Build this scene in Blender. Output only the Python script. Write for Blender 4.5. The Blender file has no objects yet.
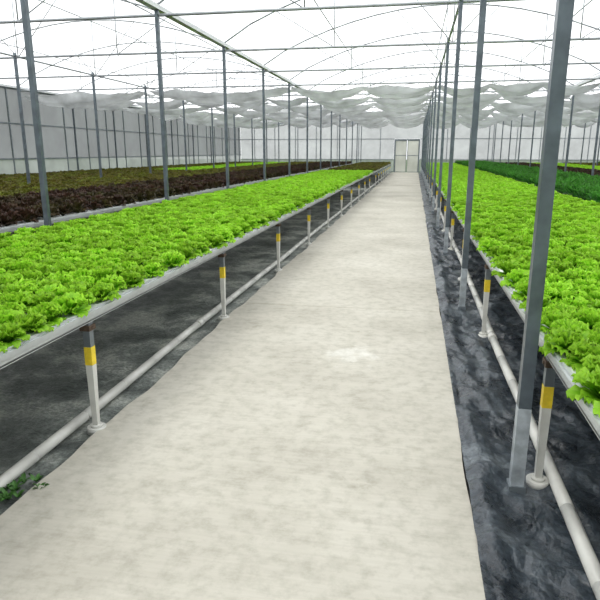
import bpy, math, numpy as np
from mathutils import Vector
rng = np.random.default_rng(7)
scene = bpy.context.scene
col = scene.collection
try:
    scene.view_settings.view_transform = 'Standard'
    scene.view_settings.look = 'None'
except Exception as e:
    print(e)

# ---------------------------------------------------------------- helpers
def new_mat(name):
    m = bpy.data.materials.new(name); m.use_nodes = True
    nt = m.node_tree
    for n in list(nt.nodes): nt.nodes.remove(n)
    out = nt.nodes.new('ShaderNodeOutputMaterial')
    return m, nt, out
def N(nt, t, **kw):
    n = nt.nodes.new(t)
    for k, v in kw.items():
        if k in n.inputs: n.inputs[k].default_value = v
        else: setattr(n, k, v)
    return n
def ramp(nt, stops, fac=None):
    r = nt.nodes.new('ShaderNodeValToRGB')
    els = r.color_ramp.elements
    while len(els) > 1: els.remove(els[-1])
    els[0].position = stops[0][0]; els[0].color = (*stops[0][1], 1)
    for p, c in stops[1:]:
        e = els.new(p); e.color = (*c, 1)
    if fac is not None: nt.links.new(fac, r.inputs[0])
    return r
def objcoord(nt, scale=(1,1,1)):
    tc = nt.nodes.new('ShaderNodeTexCoord')
    mp = nt.nodes.new('ShaderNodeMapping'); mp.inputs['Scale'].default_value = scale
    nt.links.new(tc.outputs['Object'], mp.inputs[0])
    return mp.outputs[0]
def noise(nt, scale, vec=None, detail=4, rough=.55):
    n = N(nt, 'ShaderNodeTexNoise', Scale=scale, Detail=detail, Roughness=rough)
    if vec is not None: nt.links.new(vec, n.inputs['Vector'])
    return n.outputs['Fac']
def simple(name, c, rough=.5, metal=0.0, var=.12, vscale=6, bump=0):
    m, nt, out = new_mat(name)
    p = N(nt, 'ShaderNodeBsdfPrincipled', Roughness=rough, Metallic=metal)
    v = objcoord(nt); f = noise(nt, vscale, v)
    r = ramp(nt, [(.3, tuple(x*(1-var) for x in c)), (.7, tuple(min(1, x*(1+var)) for x in c))], f)
    nt.links.new(r.outputs[0], p.inputs['Base Color'])
    if bump:
        b = N(nt, 'ShaderNodeBump', Strength=bump, Distance=.01)
        nt.links.new(f, b.inputs['Height']); nt.links.new(b.outputs[0], p.inputs['Normal'])
    nt.links.new(p.outputs[0], out.inputs[0])
    return m

def leaf_mat(name, dark, mid, tip, trans=.35, alt=None, vlo=.82, vhi=1.12):
    m, nt, out = new_mat(name)
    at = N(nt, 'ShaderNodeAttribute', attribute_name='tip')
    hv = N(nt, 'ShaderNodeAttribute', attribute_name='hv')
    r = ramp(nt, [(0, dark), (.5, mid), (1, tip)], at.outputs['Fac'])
    src = r.outputs[0]
    if alt:
        f = noise(nt, 1.1, objcoord(nt), 3)
        rf = ramp(nt, [(.45,(0,0,0)),(.65,(1,1,1))], f)
        mm = N(nt, 'ShaderNodeMixRGB'); mm.inputs[2].default_value = (*alt,1)
        m2 = N(nt, 'ShaderNodeMath', operation='MULTIPLY'); nt.links.new(rf.outputs[0], m2.inputs[0]); m2.inputs[1].default_value=.6
        nt.links.new(m2.outputs[0], mm.inputs[0]); nt.links.new(src, mm.inputs[1]); src = mm.outputs[0]
    hs = N(nt, 'ShaderNodeHueSaturation')
    mr = N(nt, 'ShaderNodeMapRange'); mr.inputs[3].default_value = vlo; mr.inputs[4].default_value = vhi
    nt.links.new(hv.outputs['Fac'], mr.inputs[0])
    nt.links.new(mr.outputs[0], hs.inputs['Value'])
    nt.links.new(src, hs.inputs['Color'])
    p = N(nt, 'ShaderNodeBsdfPrincipled', Roughness=.45)
    p.inputs['Specular IOR Level'].default_value = .3
    tr = N(nt, 'ShaderNodeBsdfTranslucent')
    mx = N(nt, 'ShaderNodeMixShader'); mx.inputs[0].default_value = trans
    nt.links.new(hs.outputs[0], p.inputs['Base Color']); nt.links.new(hs.outputs[0], tr.inputs[0])
    nt.links.new(p.outputs[0], mx.inputs[1]); nt.links.new(tr.outputs[0], mx.inputs[2])
    nt.links.new(mx.outputs[0], out.inputs[0])
    return m

def film_mat(name, c, transp, transl, dif, nz=.0, sc=.8):
    """mix of transparent / translucent / diffuse for nets, films and cloth"""
    m, nt, out = new_mat(name)
    T = N(nt, 'ShaderNodeBsdfTransparent')
    L = N(nt, 'ShaderNodeBsdfTranslucent'); D = N(nt, 'ShaderNodeBsdfDiffuse')
    v = objcoord(nt); f = noise(nt, sc, v, 5)
    r = ramp(nt, [(.35, tuple(x*(1-nz) for x in c)), (.65, c)], f)
    for s in (L, D): nt.links.new(r.outputs[0], s.inputs[0])
    a = N(nt, 'ShaderNodeMixShader'); a.inputs[0].default_value = dif/max(1e-6, (dif+transl))
    nt.links.new(L.outputs[0], a.inputs[1]); nt.links.new(D.outputs[0], a.inputs[2])
    b = N(nt, 'ShaderNodeMixShader'); b.inputs[0].default_value = 1-transp
    nt.links.new(T.outputs[0], b.inputs[1]); nt.links.new(a.outputs[0], b.inputs[2])
    nt.links.new(b.outputs[0], out.inputs[0])
    return m

class MB:
    def __init__(s): s.v=[]; s.f=[]; s.m=[]; s.sm=[]
    def box(s, lo, hi, m=0):
        b=len(s.v); x0,y0,z0=lo; x1,y1,z1=hi
        s.v += [(x0,y0,z0),(x1,y0,z0),(x1,y1,z0),(x0,y1,z0),(x0,y0,z1),(x1,y0,z1),(x1,y1,z1),(x0,y1,z1)]
        for q in ((0,3,2,1),(4,5,6,7),(0,1,5,4),(1,2,6,5),(2,3,7,6),(3,0,4,7)):
            s.f.append(tuple(b+i for i in q)); s.m.append(m); s.sm.append(False)
    def tube(s, p, q, r, m=0, n=10, r2=None, square=False):
        p=Vector(p); q=Vector(q); d=(q-p).normalized(); r2=r if r2 is None else r2
        up=Vector((0,0,1)) if abs(d.z)<.9 else Vector((1,0,0))
        a=d.cross(up).normalized(); b2=d.cross(a).normalized(); b=len(s.v)
        if square: n=4
        off=math.pi/4 if square else 0
        for P,R in ((p,r),(q,r2)):
            for i in range(n):
                t=2*math.pi*i/n+off
                s.v.append(tuple(P+a*math.cos(t)*R+b2*math.sin(t)*R))
        for i in range(n):
            j=(i+1)%n
            s.f.append((b+i,b+j,b+n+j,b+n+i)); s.m.append(m); s.sm.append(not square)
        s.f.append(tuple(b+i for i in reversed(range(n)))); s.m.append(m); s.sm.append(False)
        s.f.append(tuple(b+n+i for i in range(n))); s.m.append(m); s.sm.append(False)
    def path(s, pts, r, m=0, n=10):
        for a,b in zip(pts[:-1], pts[1:]): s.tube(a,b,r,m,n)
    def grid(s, P, m=0, smooth=True):
        nu,nv=P.shape[:2]; b=len(s.v)
        s.v += [tuple(x) for x in P.reshape(-1,3).tolist()]
        for i in range(nu-1):
            for j in range(nv-1):
                k=b+i*nv+j
                s.f.append((k,k+1,k+nv+1,k+nv)); s.m.append(m); s.sm.append(smooth)
    def mesh(s, name, mats):
        me=bpy.data.meshes.new(name); me.from_pydata(s.v,[],s.f)
        for mt in mats: me.materials.append(mt)
        me.polygons.foreach_set('material_index', s.m)
        me.polygons.foreach_set('use_smooth', s.sm)
        me.update(); return me
def obj(name, me, parent=None, loc=(0,0,0)):
    o=bpy.data.objects.new(name, me); col.objects.link(o); o.location=loc
    if parent: o.parent=parent
    return o
def empty(name, loc=(0,0,0)):
    o=bpy.data.objects.new(name,None); col.objects.link(o); o.location=loc; o.empty_display_size=.2
    return o

# ---------------------------------------------------------------- materials
steel   = simple('galvanised_steel',(.20,.23,.25),.42,.55,.2,5)
steel_l = simple('light_steel',(.32,.345,.36),.45,.35,.15,5)
pole_m  = simple('pole_paint_grey',(.11,.135,.155),.38,.4,.3,7)
white_p = simple('white_pvc',(.62,.62,.58),.35,0,.10,9)
yellow  = simple('yellow_tape',(.80,.60,.03),.5,0,.2,20)
foam    = simple('white_foam_panel',(.7,.72,.7),.7,0,.08,4)
rail_m  = simple('rail_aluminium',(.50,.53,.53),.35,.35,.1,8)
rust    = simple('rusty_clamp',(.09,.06,.04),.7,.3,.4,40)
pole_low= simple('pole_lower_wrap',(.38,.42,.45),.4,.2,.35,14)

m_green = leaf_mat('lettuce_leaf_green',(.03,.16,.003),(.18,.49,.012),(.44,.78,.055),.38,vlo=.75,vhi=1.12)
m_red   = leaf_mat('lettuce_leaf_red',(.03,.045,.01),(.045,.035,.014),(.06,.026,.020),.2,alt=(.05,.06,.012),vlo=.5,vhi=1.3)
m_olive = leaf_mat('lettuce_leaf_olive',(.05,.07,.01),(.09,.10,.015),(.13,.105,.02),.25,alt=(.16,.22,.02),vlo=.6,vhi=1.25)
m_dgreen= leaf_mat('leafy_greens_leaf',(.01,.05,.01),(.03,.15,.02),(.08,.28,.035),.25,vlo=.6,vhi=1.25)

# concrete
def concrete():
    m,nt,out=new_mat('concrete_path_surface')
    v=objcoord(nt)
    n1=noise(nt,.8,v,7,.62); n2=noise(nt,11,v,8,.68)
    vs=objcoord(nt,(1.0,22,1)); n3=noise(nt,2.2,vs,5,.6)
    r1=ramp(nt,[(.25,(.385,.365,.31)),(.5,(.50,.48,.415)),(.75,(.585,.565,.50))],n1)
    r2=ramp(nt,[(.3,(.76,.76,.74)),(.55,(1,1,1))],n2)
    r3=ramp(nt,[(.3,(.92,.92,.915)),(.6,(1,1,1))],n3)
    a=N(nt,'ShaderNodeMixRGB',blend_type='MULTIPLY'); a.inputs[0].default_value=1
    b=N(nt,'ShaderNodeMixRGB',blend_type='MULTIPLY'); b.inputs[0].default_value=1
    nt.links.new(r1.outputs[0],a.inputs[1]); nt.links.new(r2.outputs[0],a.inputs[2])
    nt.links.new(a.outputs[0],b.inputs[1]); nt.links.new(r3.outputs[0],b.inputs[2])
    n4=noise(nt,2.6,v,5,.7); r4=ramp(nt,[(.62,(1,1,1)),(.74,(.74,.73,.70))],n4)
    b2=N(nt,'ShaderNodeMixRGB',blend_type='MULTIPLY'); b2.inputs[0].default_value=1
    nt.links.new(b.outputs[0],b2.inputs[1]); nt.links.new(r4.outputs[0],b2.inputs[2]); b=b2
    tc=nt.nodes.new('ShaderNodeTexCoord')
    # pour joints between slabs every 6 m, slightly dirtier
    sx=N(nt,'ShaderNodeSeparateXYZ'); nt.links.new(tc.outputs['Object'],sx.inputs[0])
    wv=N(nt,'ShaderNodeMath',operation='MULTIPLY_ADD'); nt.links.new(noise(nt,3,v,3),wv.inputs[0]); wv.inputs[1].default_value=.08; nt.links.new(sx.outputs[1],wv.inputs[2])
    pm=N(nt,'ShaderNodeMath',operation='PINGPONG'); pm.inputs[1].default_value=3.0; nt.links.new(wv.outputs[0],pm.inputs[0])
    rj=ramp(nt,[(.0,(.84,.83,.80)),(.03,(1,1,1))],pm.outputs[0])
    b3=N(nt,'ShaderNodeMixRGB',blend_type='MULTIPLY'); b3.inputs[0].default_value=1
    nt.links.new(b.outputs[0],b3.inputs[1]); nt.links.new(rj.outputs[0],b3.inputs[2]); b=b3
    sub=N(nt,'ShaderNodeVectorMath',operation='SUBTRACT'); sub.inputs[1].default_value=(-.44,4.5,0)
    nt.links.new(tc.outputs['Object'],sub.inputs[0])
    ln=N(nt,'ShaderNodeVectorMath',operation='LENGTH'); nt.links.new(sub.outputs[0],ln.inputs[0])
    ad=N(nt,'ShaderNodeMath',operation='MULTIPLY_ADD'); nt.links.new(noise(nt,7,v,6,.7),ad.inputs[0]); ad.inputs[1].default_value=1.1
    nt.links.new(ln.outputs['Value'],ad.inputs[2])
    rr=ramp(nt,[(.50,(.5,.5,.5)),(.78,(0,0,0))],ad.outputs[0])
    c=N(nt,'ShaderNodeMixRGB'); c.inputs[2].default_value=(.76,.76,.72,1)
    nt.links.new(rr.outputs[0],c.inputs[0]); nt.links.new(b.outputs[0],c.inputs[1])
    p=N(nt,'ShaderNodeBsdfPrincipled',Roughness=.8)
    p.inputs['Specular IOR Level'].default_value=.25
    bp=N(nt,'ShaderNodeBump',Strength=.22,Distance=.01); nt.links.new(n3,bp.inputs['Height'])
    nt.links.new(c.outputs[0],p.inputs['Base Color']); nt.links.new(bp.outputs[0],p.inputs['Normal'])
    nt.links.new(p.outputs[0],out.inputs[0]); return m
conc=concrete()
def plastic(name,c0,c1,c2,rough,bs,patch,fine=9,cell=(6.0,15.0),lo=.38,hi=.66):
    m,nt,out=new_mat(name); v=objcoord(nt)
    n1=noise(nt,patch,v,8,.72); n2=noise(nt,fine,v,6,.65)
    r=ramp(nt,[(lo,c0),((lo+hi)/2,c1),(hi,c2)],n1)
    rs=ramp(nt,[(.38,(.55,.55,.55)),(.6,(1,1,1))],noise(nt,45,v,4,.7))
    mu=N(nt,'ShaderNodeMixRGB',blend_type='MULTIPLY'); mu.inputs[0].default_value=1
    nt.links.new(r.outputs[0],mu.inputs[1]); nt.links.new(rs.outputs[0],mu.inputs[2])
    p=N(nt,'ShaderNodeBsdfPrincipled'); rr=ramp(nt,[(.35,(rough,)*3),(.7,(min(1,rough+.3),)*3)],n1)
    w=N(nt,'ShaderNodeVectorMath',operation='MULTIPLY_ADD'); w.inputs[1].default_value=(.35,.35,.35)
    nn=N(nt,'ShaderNodeTexNoise',Scale=3.0); nt.links.new(v,nn.inputs['Vector'])
    nt.links.new(nn.outputs['Color'],w.inputs[0]); nt.links.new(v,w.inputs[2])
    vo=N(nt,'ShaderNodeTexVoronoi',Scale=cell[0],feature='DISTANCE_TO_EDGE'); nt.links.new(w.outputs[0],vo.inputs['Vector'])
    vo2=N(nt,'ShaderNodeTexVoronoi',Scale=cell[1],feature='DISTANCE_TO_EDGE'); nt.links.new(w.outputs[0],vo2.inputs['Vector'])
    ad=N(nt,'ShaderNodeMath',operation='ADD'); nt.links.new(vo.outputs['Distance'],ad.inputs[0]); nt.links.new(n2,ad.inputs[1])
    ad2=N(nt,'ShaderNodeMath',operation='MULTIPLY_ADD'); nt.links.new(vo2.outputs['Distance'],ad2.inputs[0]); ad2.inputs[1].default_value=.5; nt.links.new(ad.outputs[0],ad2.inputs[2])
    bp=N(nt,'ShaderNodeBump',Strength=bs,Distance=.03); nt.links.new(ad2.outputs[0],bp.inputs['Height'])
    nt.links.new(mu.outputs[0],p.inputs['Base Color']); nt.links.new(rr.outputs[0],p.inputs['Roughness'])
    nt.links.new(bp.outputs[0],p.inputs['Normal']); nt.links.new(p.outputs[0],out.inputs[0]); return m
mat_l=plastic('weed_mat_dusty',(.09,.103,.097),(.23,.255,.235),(.50,.52,.47),.4,.45,1.6,25,lo=.40,hi=.60)
mat_r=plastic('black_plastic_film',(.018,.024,.031),(.055,.070,.085),(.18,.21,.23),.20,.8,1.9,6,cell=(4.0,10.0))

roof_m = film_mat('roof_film',(.95,.96,.97),.68,.27,.05)
netL   = film_mat('grey_insect_net',(.17,.19,.19),.10,.32,.58,.35,.5)
bandL  = film_mat('lower_wall_film',(.46,.48,.48),.10,.4,.5,.25)
netB   = film_mat('back_wall_net',(.40,.42,.42),.20,.42,.38,.35,.6)
cloth  = film_mat('curtain_cloth',(.66,.68,.69),.02,.34,.64,.40,1.2)
grass  = simple('outside_grass',(.10,.17,.05),.9,0,.3,.4)
soil   = simple('bare_ground',(.05,.05,.045),.9,0,.3,2)

# ---------------------------------------------------------------- ground
YB=49.0; YF=-6.0; XL=-14.31; XR=15.45
PL,PR=-1.76,.338
b=MB(); b.box((-120,-80,-.30),(120,140,-.12)); obj('outside_ground',b.mesh('outside_ground',[grass]))
b=MB(); b.box((XL-.1,YF,-.11),(XR+.1,YB,-.06)); obj('floor',b.mesh('floor',[soil]))
ys=np.linspace(YF,YB-.1,500)
el=PL+.012*np.sin(ys*2.1)+.01*np.sin(ys*5.3+1)+.006*np.sin(ys*13); er=PR+.008*np.sin(ys*1.7)+.006*np.sin(ys*6.1)
P=np.zeros((500,2,3)); P[:,0,0]=er;P[:,1,0]=el;P[:,:,1]=ys[:,None]
b=MB(); b.grid(P,0,False)
for e in (el,er):
    Q=np.zeros((500,2,3)); Q[:,0,0]=e;Q[:,1,0]=e;Q[:,:,1]=ys[:,None];Q[:,1,2]=-.06
    b.grid(Q if e is er else Q[:,::-1],0,False)
obj('concrete_path',b.mesh('concrete_path',[conc]))

def wr(X,Y,seed,amp,fmax=17):
    r=np.random.default_rng(seed); z=np.zeros_like(X)
    for i in range(34):
        f=r.uniform(1.5,fmax); t=r.uniform(0,math.pi) if i%2 else r.normal(0.15,.3); ph=r.uniform(0,6.28)
        z+=(1-np.abs(np.sin((X*math.cos(t)+Y*math.sin(t))*f+ph+1.6*np.sin(X*2.2+Y*1.4+ph))))**2.5/f**.8
    z-=z.mean(); return amp*z/z.std()
def mat_strip(name,x0,x1,y0,y1,nx,ny,mat,seed,amp,base=-.025,edge=None,fmax=17):
    X,Y=np.meshgrid(np.linspace(x0,x1,nx),np.linspace(y0,y1,ny))
    Z=np.clip(base+wr(X,Y,seed,amp,fmax),-.055,.03)
    if edge=='r':
        lip=.034*np.exp(-((X-(x0+.07))/.08)**2)*(1+.35*np.sin(Y*2.7)+.25*np.sin(Y*6.3))
        Z=Z+lip
        Z=np.where(X<x0+.02,np.maximum(Z,.002),Z)
    P=np.stack([X,Y,Z],-1); b=MB(); b.grid(P)
    return obj(name,b.mesh(name,[mat]))
mat_strip('black_plastic_ground_film',.332,3.0,-1,14,150,600,mat_r,3,.014,-.018,'r',14)
mat_strip('black_plastic_ground_film',.332,3.0,14,48.9,30,260,mat_r,4,.008,-.03)
mat_strip('weed_mat',-4.7,-1.75,-1,48.9,80,500,mat_l,5,.007,-.035)
mat_strip('weed_mat',XL+.1,-4.7,-1,48.9,20,100,mat_l,6,.004,-.035)
mat_strip('weed_mat',3.0,XR-.1,-1,48.9,20,100,mat_l,8,.004,-.035)

# ---------------------------------------------------------------- lettuce
def leaf(r,az,e0,e1,L,W,nt,ns,amp,flat=False,fq=17):
    t=np.linspace(0,1,nt+1)**(.8 if not flat else 1); s=np.linspace(-1,1,ns+1)
    ang=e0+(e1-e0)*t**1.2
    dt=np.diff(t)
    R=np.concatenate([[0],np.cumsum(np.cos(ang[:-1])*L*dt)]); Z=np.concatenate([[0],np.cumsum(np.sin(ang[:-1])*L*dt)])
    w=W*(np.sin(np.clip(t*.9+.06,0,1)*math.pi)**.8 if flat else (.2+.8*t**.9)*np.where(t>.85,.93,1))
    T,S=np.meshgrid(t,s,indexing='ij')
    rr=R[:,None]*(1-(.30*np.abs(S)**2.2*T)); zz=Z[:,None]+.22*w[:,None]*S**2
    yy=w[:,None]*S
    p1,p2,p3=r.uniform(0,6.28,3)
    if flat:
        d=amp*T**1.4*((.35+np.abs(S))*np.sin(S*7+p1)+.8*np.sin(S*14+p2+T*5)); q=amp*.8*T**2*np.sin(S*10+p3)
    else:
        E=np.clip(np.maximum(T,np.abs(S)*T**.5),0,1)**3
        d=amp*(.6*T*np.sin(S*6+p1)+1.25*E*np.sin(S*fq+p2+T*4))
        q=amp*(.6*E*np.sin(S*fq+p2+1.6)+.3*T*np.sin(S*8+p3))
    a=ang[:,None]
    rr=rr-np.sin(a)*d+q*np.cos(a); zz=zz+np.cos(a)*d+q*np.sin(a)
    yy=yy+amp*.5*T*np.sin(S*9+p3*2)
    c,sn=math.cos(az),math.sin(az)
    P=np.stack([rr*c-yy*sn,rr*sn+yy*c,zz],-1).reshape(-1,3)
    k=(np.arange(nt)[:,None]*(ns+1)+np.arange(ns)[None]).ravel()
    F=np.stack([k,k+1,k+ns+2,k+ns+1],-1)
    return P,F,(T*(.8+.2*np.abs(S))).ravel()
def head(r,kind='hi'):
    Ps,Fs,Ts=[],[],[]; n=0; fq=17
    if kind=='hi':
        rings=[(7,.50,-.30,.110,.052,.0095),(7,.95,.25,.110,.048,.0095),(6,1.2,.6,.106,.040,.009),(4,1.4,1.0,.095,.032,.008)]
        nt,ns=4,16
    elif kind=='lo':
        rings=[(6,.45,-.3,.112,.056,.009),(6,.95,.3,.112,.050,.009),(4,1.35,.8,.105,.040,.009)]
        nt,ns=3,7; fq=9
    else:
        rings=[(6,.6,-.1,.20,.05,.004),(6,1.05,.3,.22,.05,.004),(4,1.4,.8,.20,.04,.004)]; nt,ns=4,4
    for cnt,e0,e1,L,W,amp in rings:
        a0=r.uniform(0,6.28)
        for i in range(cnt):
            P,F,T=leaf(r,a0+6.283*i/cnt+r.normal(0,.15),e0+r.normal(0,.12),e1+r.normal(0,.2),
                       L*r.uniform(.85,1.15),W*r.uniform(.85,1.15),nt,ns,amp*r.uniform(.8,1.3),kind=='leafy',fq)
            Ps.append(P);Fs.append(F+n);Ts.append(T);n+=len(P)
    return np.concatenate(Ps),np.concatenate(Fs),np.concatenate(Ts)
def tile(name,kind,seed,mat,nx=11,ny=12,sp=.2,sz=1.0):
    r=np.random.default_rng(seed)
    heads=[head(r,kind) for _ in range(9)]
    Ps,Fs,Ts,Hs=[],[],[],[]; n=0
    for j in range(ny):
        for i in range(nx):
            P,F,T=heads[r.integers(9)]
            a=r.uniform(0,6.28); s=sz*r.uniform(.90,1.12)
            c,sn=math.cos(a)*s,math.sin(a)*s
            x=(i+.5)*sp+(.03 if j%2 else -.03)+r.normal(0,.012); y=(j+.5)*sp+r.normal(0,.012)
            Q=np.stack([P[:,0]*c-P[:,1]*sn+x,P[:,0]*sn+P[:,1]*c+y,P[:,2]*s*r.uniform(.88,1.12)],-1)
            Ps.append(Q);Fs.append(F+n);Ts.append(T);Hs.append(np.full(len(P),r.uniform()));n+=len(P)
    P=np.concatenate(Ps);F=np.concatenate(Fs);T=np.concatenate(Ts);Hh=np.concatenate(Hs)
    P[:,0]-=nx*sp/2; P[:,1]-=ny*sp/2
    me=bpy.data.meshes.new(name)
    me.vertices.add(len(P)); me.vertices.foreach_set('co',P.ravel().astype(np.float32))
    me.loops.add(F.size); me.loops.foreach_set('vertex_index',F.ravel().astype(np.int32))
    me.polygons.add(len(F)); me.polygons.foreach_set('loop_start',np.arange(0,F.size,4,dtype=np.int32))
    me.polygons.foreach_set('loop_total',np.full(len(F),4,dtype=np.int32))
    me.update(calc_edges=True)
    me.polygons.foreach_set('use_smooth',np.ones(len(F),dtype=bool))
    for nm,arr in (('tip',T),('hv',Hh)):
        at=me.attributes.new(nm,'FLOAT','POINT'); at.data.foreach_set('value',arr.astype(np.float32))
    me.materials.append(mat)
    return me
SP=2.4/14
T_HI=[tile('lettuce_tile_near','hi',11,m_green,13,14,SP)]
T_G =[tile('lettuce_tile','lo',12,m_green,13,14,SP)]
T_R =[tile('red_lettuce_tile','lo',13,m_red,11,12,.2,1.15)]
T_O =[tile('olive_lettuce_tile','lo',14,m_olive,11,12,.2,1.15)]
T_K =[tile('greens_tile','leafy',21,m_dgreen)]

def leg_mesh(name):
    b=MB()
    b.tube((0,0,-.03),(0,0,.006),.055,0,20); b.tube((0,0,.006),(0,0,.02),.035,0,20)
    b.tube((0,0,.0),(0,0,.40),.022,0,4,square=True,r2=.031)
    b.tube((0,0,.40),(0,0,.51),.032,1,4,square=True)
    b.tube((0,0,.51),(0,0,.66),.030,2,4,square=True)
    b.box((-.03,-.035,.61),(.03,.035,.64),3)
    b.tube((-.035,0,.625),(.035,0,.625),.009,3,6)
    return b.mesh(name,[white_p,yellow,steel,rust])
legme=leg_mesh('bed_leg')
W=2.2; TL=2.4
def slab_mesh(L):
    b=MB()
    b.box((-W/2+.02,0,.70),(W/2-.02,L,.725),0)
    for sx in (-1,1):
        x=sx*W/2
        b.box((min(x,x-sx*.012),0,.665),(max(x,x-sx*.012),L,.735),1)
        b.box((min(x,x-sx*.05),0,.660),(max(x,x-sx*.05),L,.672),1)
        b.box((min(x+sx*.012,x),0,.700),(max(x+sx*.012,x),L,.722),1)
    for xx in np.linspace(-W/2+.25,W/2-.25,5):
        b.box((xx-.06,0,.672),(xx+.06,L,.70),0)
    b.box((-W/2,0,.66),(W/2,.03,.73),1); b.box((-W/2,L-.03,.66),(W/2,L,.73),1)
    return b.mesh('grow_bed_frame',[foam,rail_m])
cache={}
def bed(name,xc,y0,nt_,T,leg0=2.92,zs=1.0,T2=None,split=99):
    L=nt_*TL
    e=empty(name,(xc,y0,0))
    if nt_ not in cache: cache[nt_]=slab_mesh(L)
    obj('frame',cache[nt_],e)
    for i in range(nt_):
        TT=T if i<split else T2
        o=obj('plants_%d'%(i+1),TT[int(rng.integers(len(TT)))],e,(0,(i+.5)*TL,.722))
        o.rotation_euler[2]=math.pi*(i%2); 
        o.scale=(-.975 if (i//2)%2 else .975,1,zs)
    cb=MB(); k=0; y=leg0
    while y-2.45>y0+.05: y-=2.45
    if y<y0+.05: y+=2.45
    while y<y0+L-.03:
        for sx in (-1,1):
            k+=1; obj('leg_%d'%k,legme,e,(sx*(W/2-.028),y-y0,0))
        cb.tube((-W/2+.03,y-y0,.645),(W/2-.03,y-y0,.645),.02,0,4,square=True)
        y+=2.45
    obj('crossbars',cb.mesh('crossbars',[steel]),e)
    return e
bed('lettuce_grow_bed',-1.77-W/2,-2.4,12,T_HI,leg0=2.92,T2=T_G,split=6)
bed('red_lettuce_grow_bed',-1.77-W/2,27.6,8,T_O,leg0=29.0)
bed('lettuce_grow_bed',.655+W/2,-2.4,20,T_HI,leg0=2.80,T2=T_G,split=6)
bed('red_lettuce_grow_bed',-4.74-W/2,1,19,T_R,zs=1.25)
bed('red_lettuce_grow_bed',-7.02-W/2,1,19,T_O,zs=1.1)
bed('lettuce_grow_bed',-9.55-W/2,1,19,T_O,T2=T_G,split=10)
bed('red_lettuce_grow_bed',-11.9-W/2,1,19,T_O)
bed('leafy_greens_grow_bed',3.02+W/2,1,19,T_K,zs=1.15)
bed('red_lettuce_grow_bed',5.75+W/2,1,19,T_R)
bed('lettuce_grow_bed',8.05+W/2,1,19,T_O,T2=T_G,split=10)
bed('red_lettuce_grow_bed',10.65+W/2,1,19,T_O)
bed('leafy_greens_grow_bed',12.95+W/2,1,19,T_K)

# ---------------------------------------------------------------- pipes
def pipe(x,z,name):
    b=MB(); ys=np.arange(-3,47.1,.5)
    f=lambda y: x+.008*math.sin(y*.9)+.003*math.sin(y*2.3)
    pts=[(f(y),y,z) for y in ys]
    b.path(pts,.031,0,16)
    for y in np.arange(1.0,46,4.0):
        b.tube((f(y),y,z),(f(y+.12),y+.12,z),.036,0,16)
    obj(name,b.mesh(name,[white_p]))
pipe(-1.93,.02,'irrigation_pipe'); pipe(.745,.04,'irrigation_pipe')

# ---------------------------------------------------------------- poles, trusses
rows=[-14.31,-9.35,-4.22,.568,5.53,10.49,15.45]; TZ=3.75
b=MB()
b.tube((0,0,-.06),(0,0,TZ+.1),.041,0,4,square=True)
b.box((-.0305,-.0305,.0),(.0305,.0305,.42),1)
b.box((-.04,-.04,-.06),(.04,.04,.012),2)
polem=b.mesh('support_pole',[pole_m,pole_low,steel])
frames=[-.76+3.49*k for k in range(-1,15)]
for y in frames:
    if y>YB: continue
    for x in rows: obj('support_pole',polem,None,(x,y,0))
def archz(u): return TZ+.15+1.35*math.sin(math.pi*u)**.8
b=MB()
b.tube((XL,0,TZ),(XR,0,TZ),.024,0,8)
for i in range(3):
    x0=rows[2*i]; x1=rows[2*i+2]
    pts=[(x0+(x1-x0)*u,0,archz(u)) for u in np.linspace(0,1,17)]
    b.path(pts,.018,0,8)
    for u in (.25,.5,.75):
        x=x0+(x1-x0)*u; b.tube((x,0,TZ),(x,0,archz(u)),.012,0,6)
    for u0,u1 in ((.25,.12),(.5,.37),(.5,.63),(.75,.88)):
        b.tube((x0+(x1-x0)*u0,0,TZ),(x0+(x1-x0)*u1,0,archz(u1)),.010,0,6)
trm=b.mesh('roof_truss',[steel_l])
for y in frames:
    if y<YB: obj('roof_truss',trm,None,(0,y,0))
b=MB()
gut=simple('gutter_metal',(.6,.62,.63),.4,.1,.1,4)
for x in rows[::2]: b.box((x-.06,YF,TZ+.08),(x+.06,YB,TZ+.15),1)
for x in rows[1::2]: b.tube((x,YF,TZ+.03),(x,YB,TZ+.03),.022,0,8)
for i in range(3):
    x0=rows[2*i]; x1=rows[2*i+2]
    for u in (.2,.5,.8): b.tube((x0+(x1-x0)*u,YF,archz(u)-.03),(x0+(x1-x0)*u,YB,archz(u)-.03),.014,0,6)
obj('roof_gutter_purlins',b.mesh('roof_gutter_purlins',[steel_l,gut]))
b=MB()
for i in range(3):
    x0=rows[2*i]; x1=rows[2*i+2]; us=np.linspace(0,1,33)
    P=np.zeros((2,33,3)); P[:,:,0]=x0+(x1-x0)*us; P[:,:,2]=[archz(u)+.03 for u in us]; P[0,:,1]=YF; P[1,:,1]=YB
    b.grid(P)
obj('ceiling',b.mesh('ceiling',[roof_m]))

# ---------------------------------------------------------------- shade curtains (retracted, sagging between poles)
def curtain_mesh(seed):
    r=np.random.default_rng(seed); b=MB()
    for i in range(6):
        x0,x1=rows[i]+.05,rows[i+1]-.05
        nu,nv=49,29; u=np.linspace(0,1,nu); v=np.linspace(0,1,nv)
        U,V=np.meshgrid(u,v,indexing='ij')
        wdt=r.uniform(.7,1.5); sag=r.uniform(.18,.42); ns=r.choice([1,2,2,3])
        sc=np.abs(np.sin(np.pi*U*ns+r.uniform(-.2,.2)))**.6
        Y=V*wdt*(.7+.3*sc)+.05*np.sin(U*20+r.uniform(0,6))
        Z=-.02-sag*sc*np.sin(np.pi*V)**.6 -.12*np.abs(np.sin(V*np.pi*4+U*4+r.uniform(0,3)))*(.25+sc)+.015*np.sin(U*41+V*9)
        b.grid(np.stack([x0+(x1-x0)*U,Y,Z],-1))
    return b.mesh('shade_curtain',[cloth])
cms=[curtain_mesh(s) for s in (1,2,3,4,5)]
k=0
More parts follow.
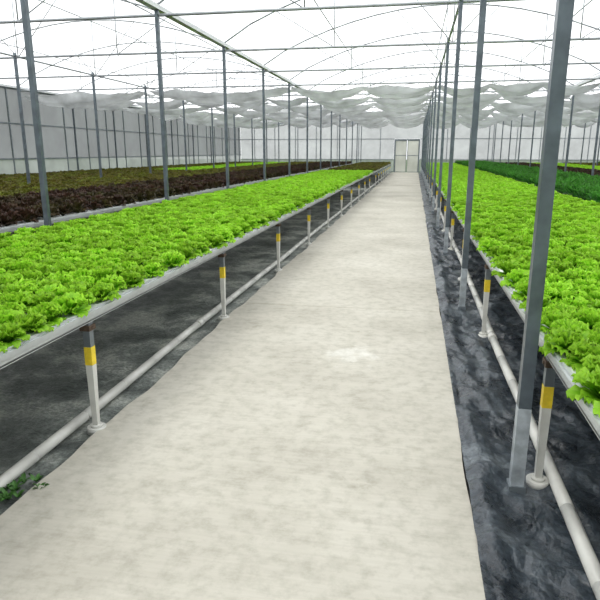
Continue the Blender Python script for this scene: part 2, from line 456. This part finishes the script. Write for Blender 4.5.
for y in frames:
    if 18<y<YB-1.6:
        obj('shade_curtain',cms[k%5],None,(0,y+.05,TZ-.03)); k+=1

# ---------------------------------------------------------------- walls
def wall(name,along,c,a0,a1,mats,zsplit=1.55,door=None):
    b=MB()
    def slab(a,bb,z0,z1,m,th=.01):
        if along=='y': b.box((c-th,a,z0),(c+th,bb,z1),m)
        else: b.box((a,c-th,z0),(bb,c+th,z1),m)
    def quad(a,bb,z0,z1,m):
        n=len(b.v)
        if along=='y': b.v+=[(c,a,z0),(c,bb,z0),(c,bb,z1),(c,a,z1)]
        else: b.v+=[(a,c,z0),(bb,c,z0),(bb,c,z1),(a,c,z1)]
        b.f.append((n,n+1,n+2,n+3)); b.m.append(m); b.sm.append(False)
    segs=[(a0,a1)] if door is None else [(a0,door[0]),(door[1],a1)]
    for s in segs:
        quad(s[0],s[1],-.1,zsplit,1); quad(s[0],s[1],zsplit,TZ+.15,0)
        for z in (.05,zsplit,2.6): slab(s[0],s[1],z-.025,z+.025,2,.03)
    if door: quad(door[0],door[1],door[2],TZ+.15,0)
    slab(a0,a1,TZ+.05,TZ+.15,2,.04)
    a=a0+1.2
    while a<a1:
        if not(door and door[0]-.1<a<door[1]+.1): slab(a-.025,a+.025,-.1,TZ+.1,2,.025)
        a+=1.745
    if along=='x':
        for i in range(3):
            x0=rows[2*i]; x1=rows[2*i+2]; us=np.linspace(0,1,25)
            P=np.zeros((2,25,3)); P[:,:,0]=x0+(x1-x0)*us; P[:,:,1]=c; P[0,:,2]=TZ+.15; P[1,:,2]=[archz(u)+.02 for u in us]
            b.grid(P,0,False)
    return obj(name,b.mesh(name,mats+[steel]))
wall('wall_left','y',XL-.12,YF,YB,[netL,bandL],1.35)
wall('wall_right','y',XR+.12,YF,YB,[netB,bandL])
DX0,DX1,DZ=-1.65,.40,2.6
wall('wall_back','x',YB+.05,XL-.12,XR+.12,[netB,netB],1.0,door=(DX0,DX1,DZ))
wall('wall_front','x',YF-.05,XL-.12,XR+.12,[netB,bandL])
doorp=film_mat('door_film',(.74,.74,.69),.2,.46,.34,.2)
b=MB(); x0,x1,zt=DX0+.09,DX1-.09,DZ-.1; yd=YB+.05
for a,bb in ((x0,(x0+x1)/2-.02),((x0+x1)/2+.02,x1)):
    b.box((a,yd-.01,.0),(bb,yd+.01,zt),0)
    for q in (a,bb-.04): b.box((q,yd-.04,0),(q+.04,yd+.04,zt),1)
    for z in (0,1.3,zt-.05): b.box((a,yd-.035,z),(bb,yd+.035,z+.04),1)
b.box((DX0+.01,yd-.05,zt),(DX1-.01,yd+.05,DZ-.01),1)
b.box((DX0+.01,yd-.05,-.05),(x0,yd+.05,zt),1); b.box((x1,yd-.05,-.05),(DX1-.01,yd+.05,zt),1)
obj('door_1',b.mesh('door_1',[doorp,steel]))

# weeds by the path
r=np.random.default_rng(5); b=MB()
for c in range(14):
    cx,cy=r.normal(0,.05),r.normal(0,.09)
    for i in range(8):
        P,F,T=leaf(r,r.uniform(0,6.28),r.uniform(.5,1.2),r.uniform(-.3,.5),r.uniform(.03,.07),.010,4,2,.003,True)
        P=P+np.array([cx,cy,0]); n=len(b.v); b.v+=[tuple(p) for p in P.tolist()]
        for f in F.tolist(): b.f.append(tuple(n+q for q in f)); b.m.append(0); b.sm.append(True)
weed=simple('weed_leaf',(.06,.17,.03),.6,0,.3,20)
obj('weed_tuft',b.mesh('weed_tuft',[weed]),None,(-1.86,2.22,-.02))

# ---------------------------------------------------------------- light
w=bpy.data.worlds.new('overcast_sky'); scene.world=w; w.use_nodes=True
nt=w.node_tree; bg=nt.nodes['Background']; bg.inputs[0].default_value=(.97,.985,1,1); bg.inputs[1].default_value=1.85
sd=bpy.data.lights.new('sun','SUN'); sd.energy=1.4; sd.angle=math.radians(20); sd.color=(1,.98,.92)
so=bpy.data.objects.new('sun',sd); col.objects.link(so); so.rotation_euler=(math.radians(28),math.radians(-22),0); so.location=(0,0,20)

# ---------------------------------------------------------------- camera
cd=bpy.data.cameras.new('camera'); cd.lens=35; cd.sensor_width=36; cd.clip_end=400
co=bpy.data.objects.new('camera',cd); col.objects.link(co); co.location=(0,0,1.6)
co.rotation_euler=(math.radians(90-14.25),0,math.radians(10.8))
scene.camera=co
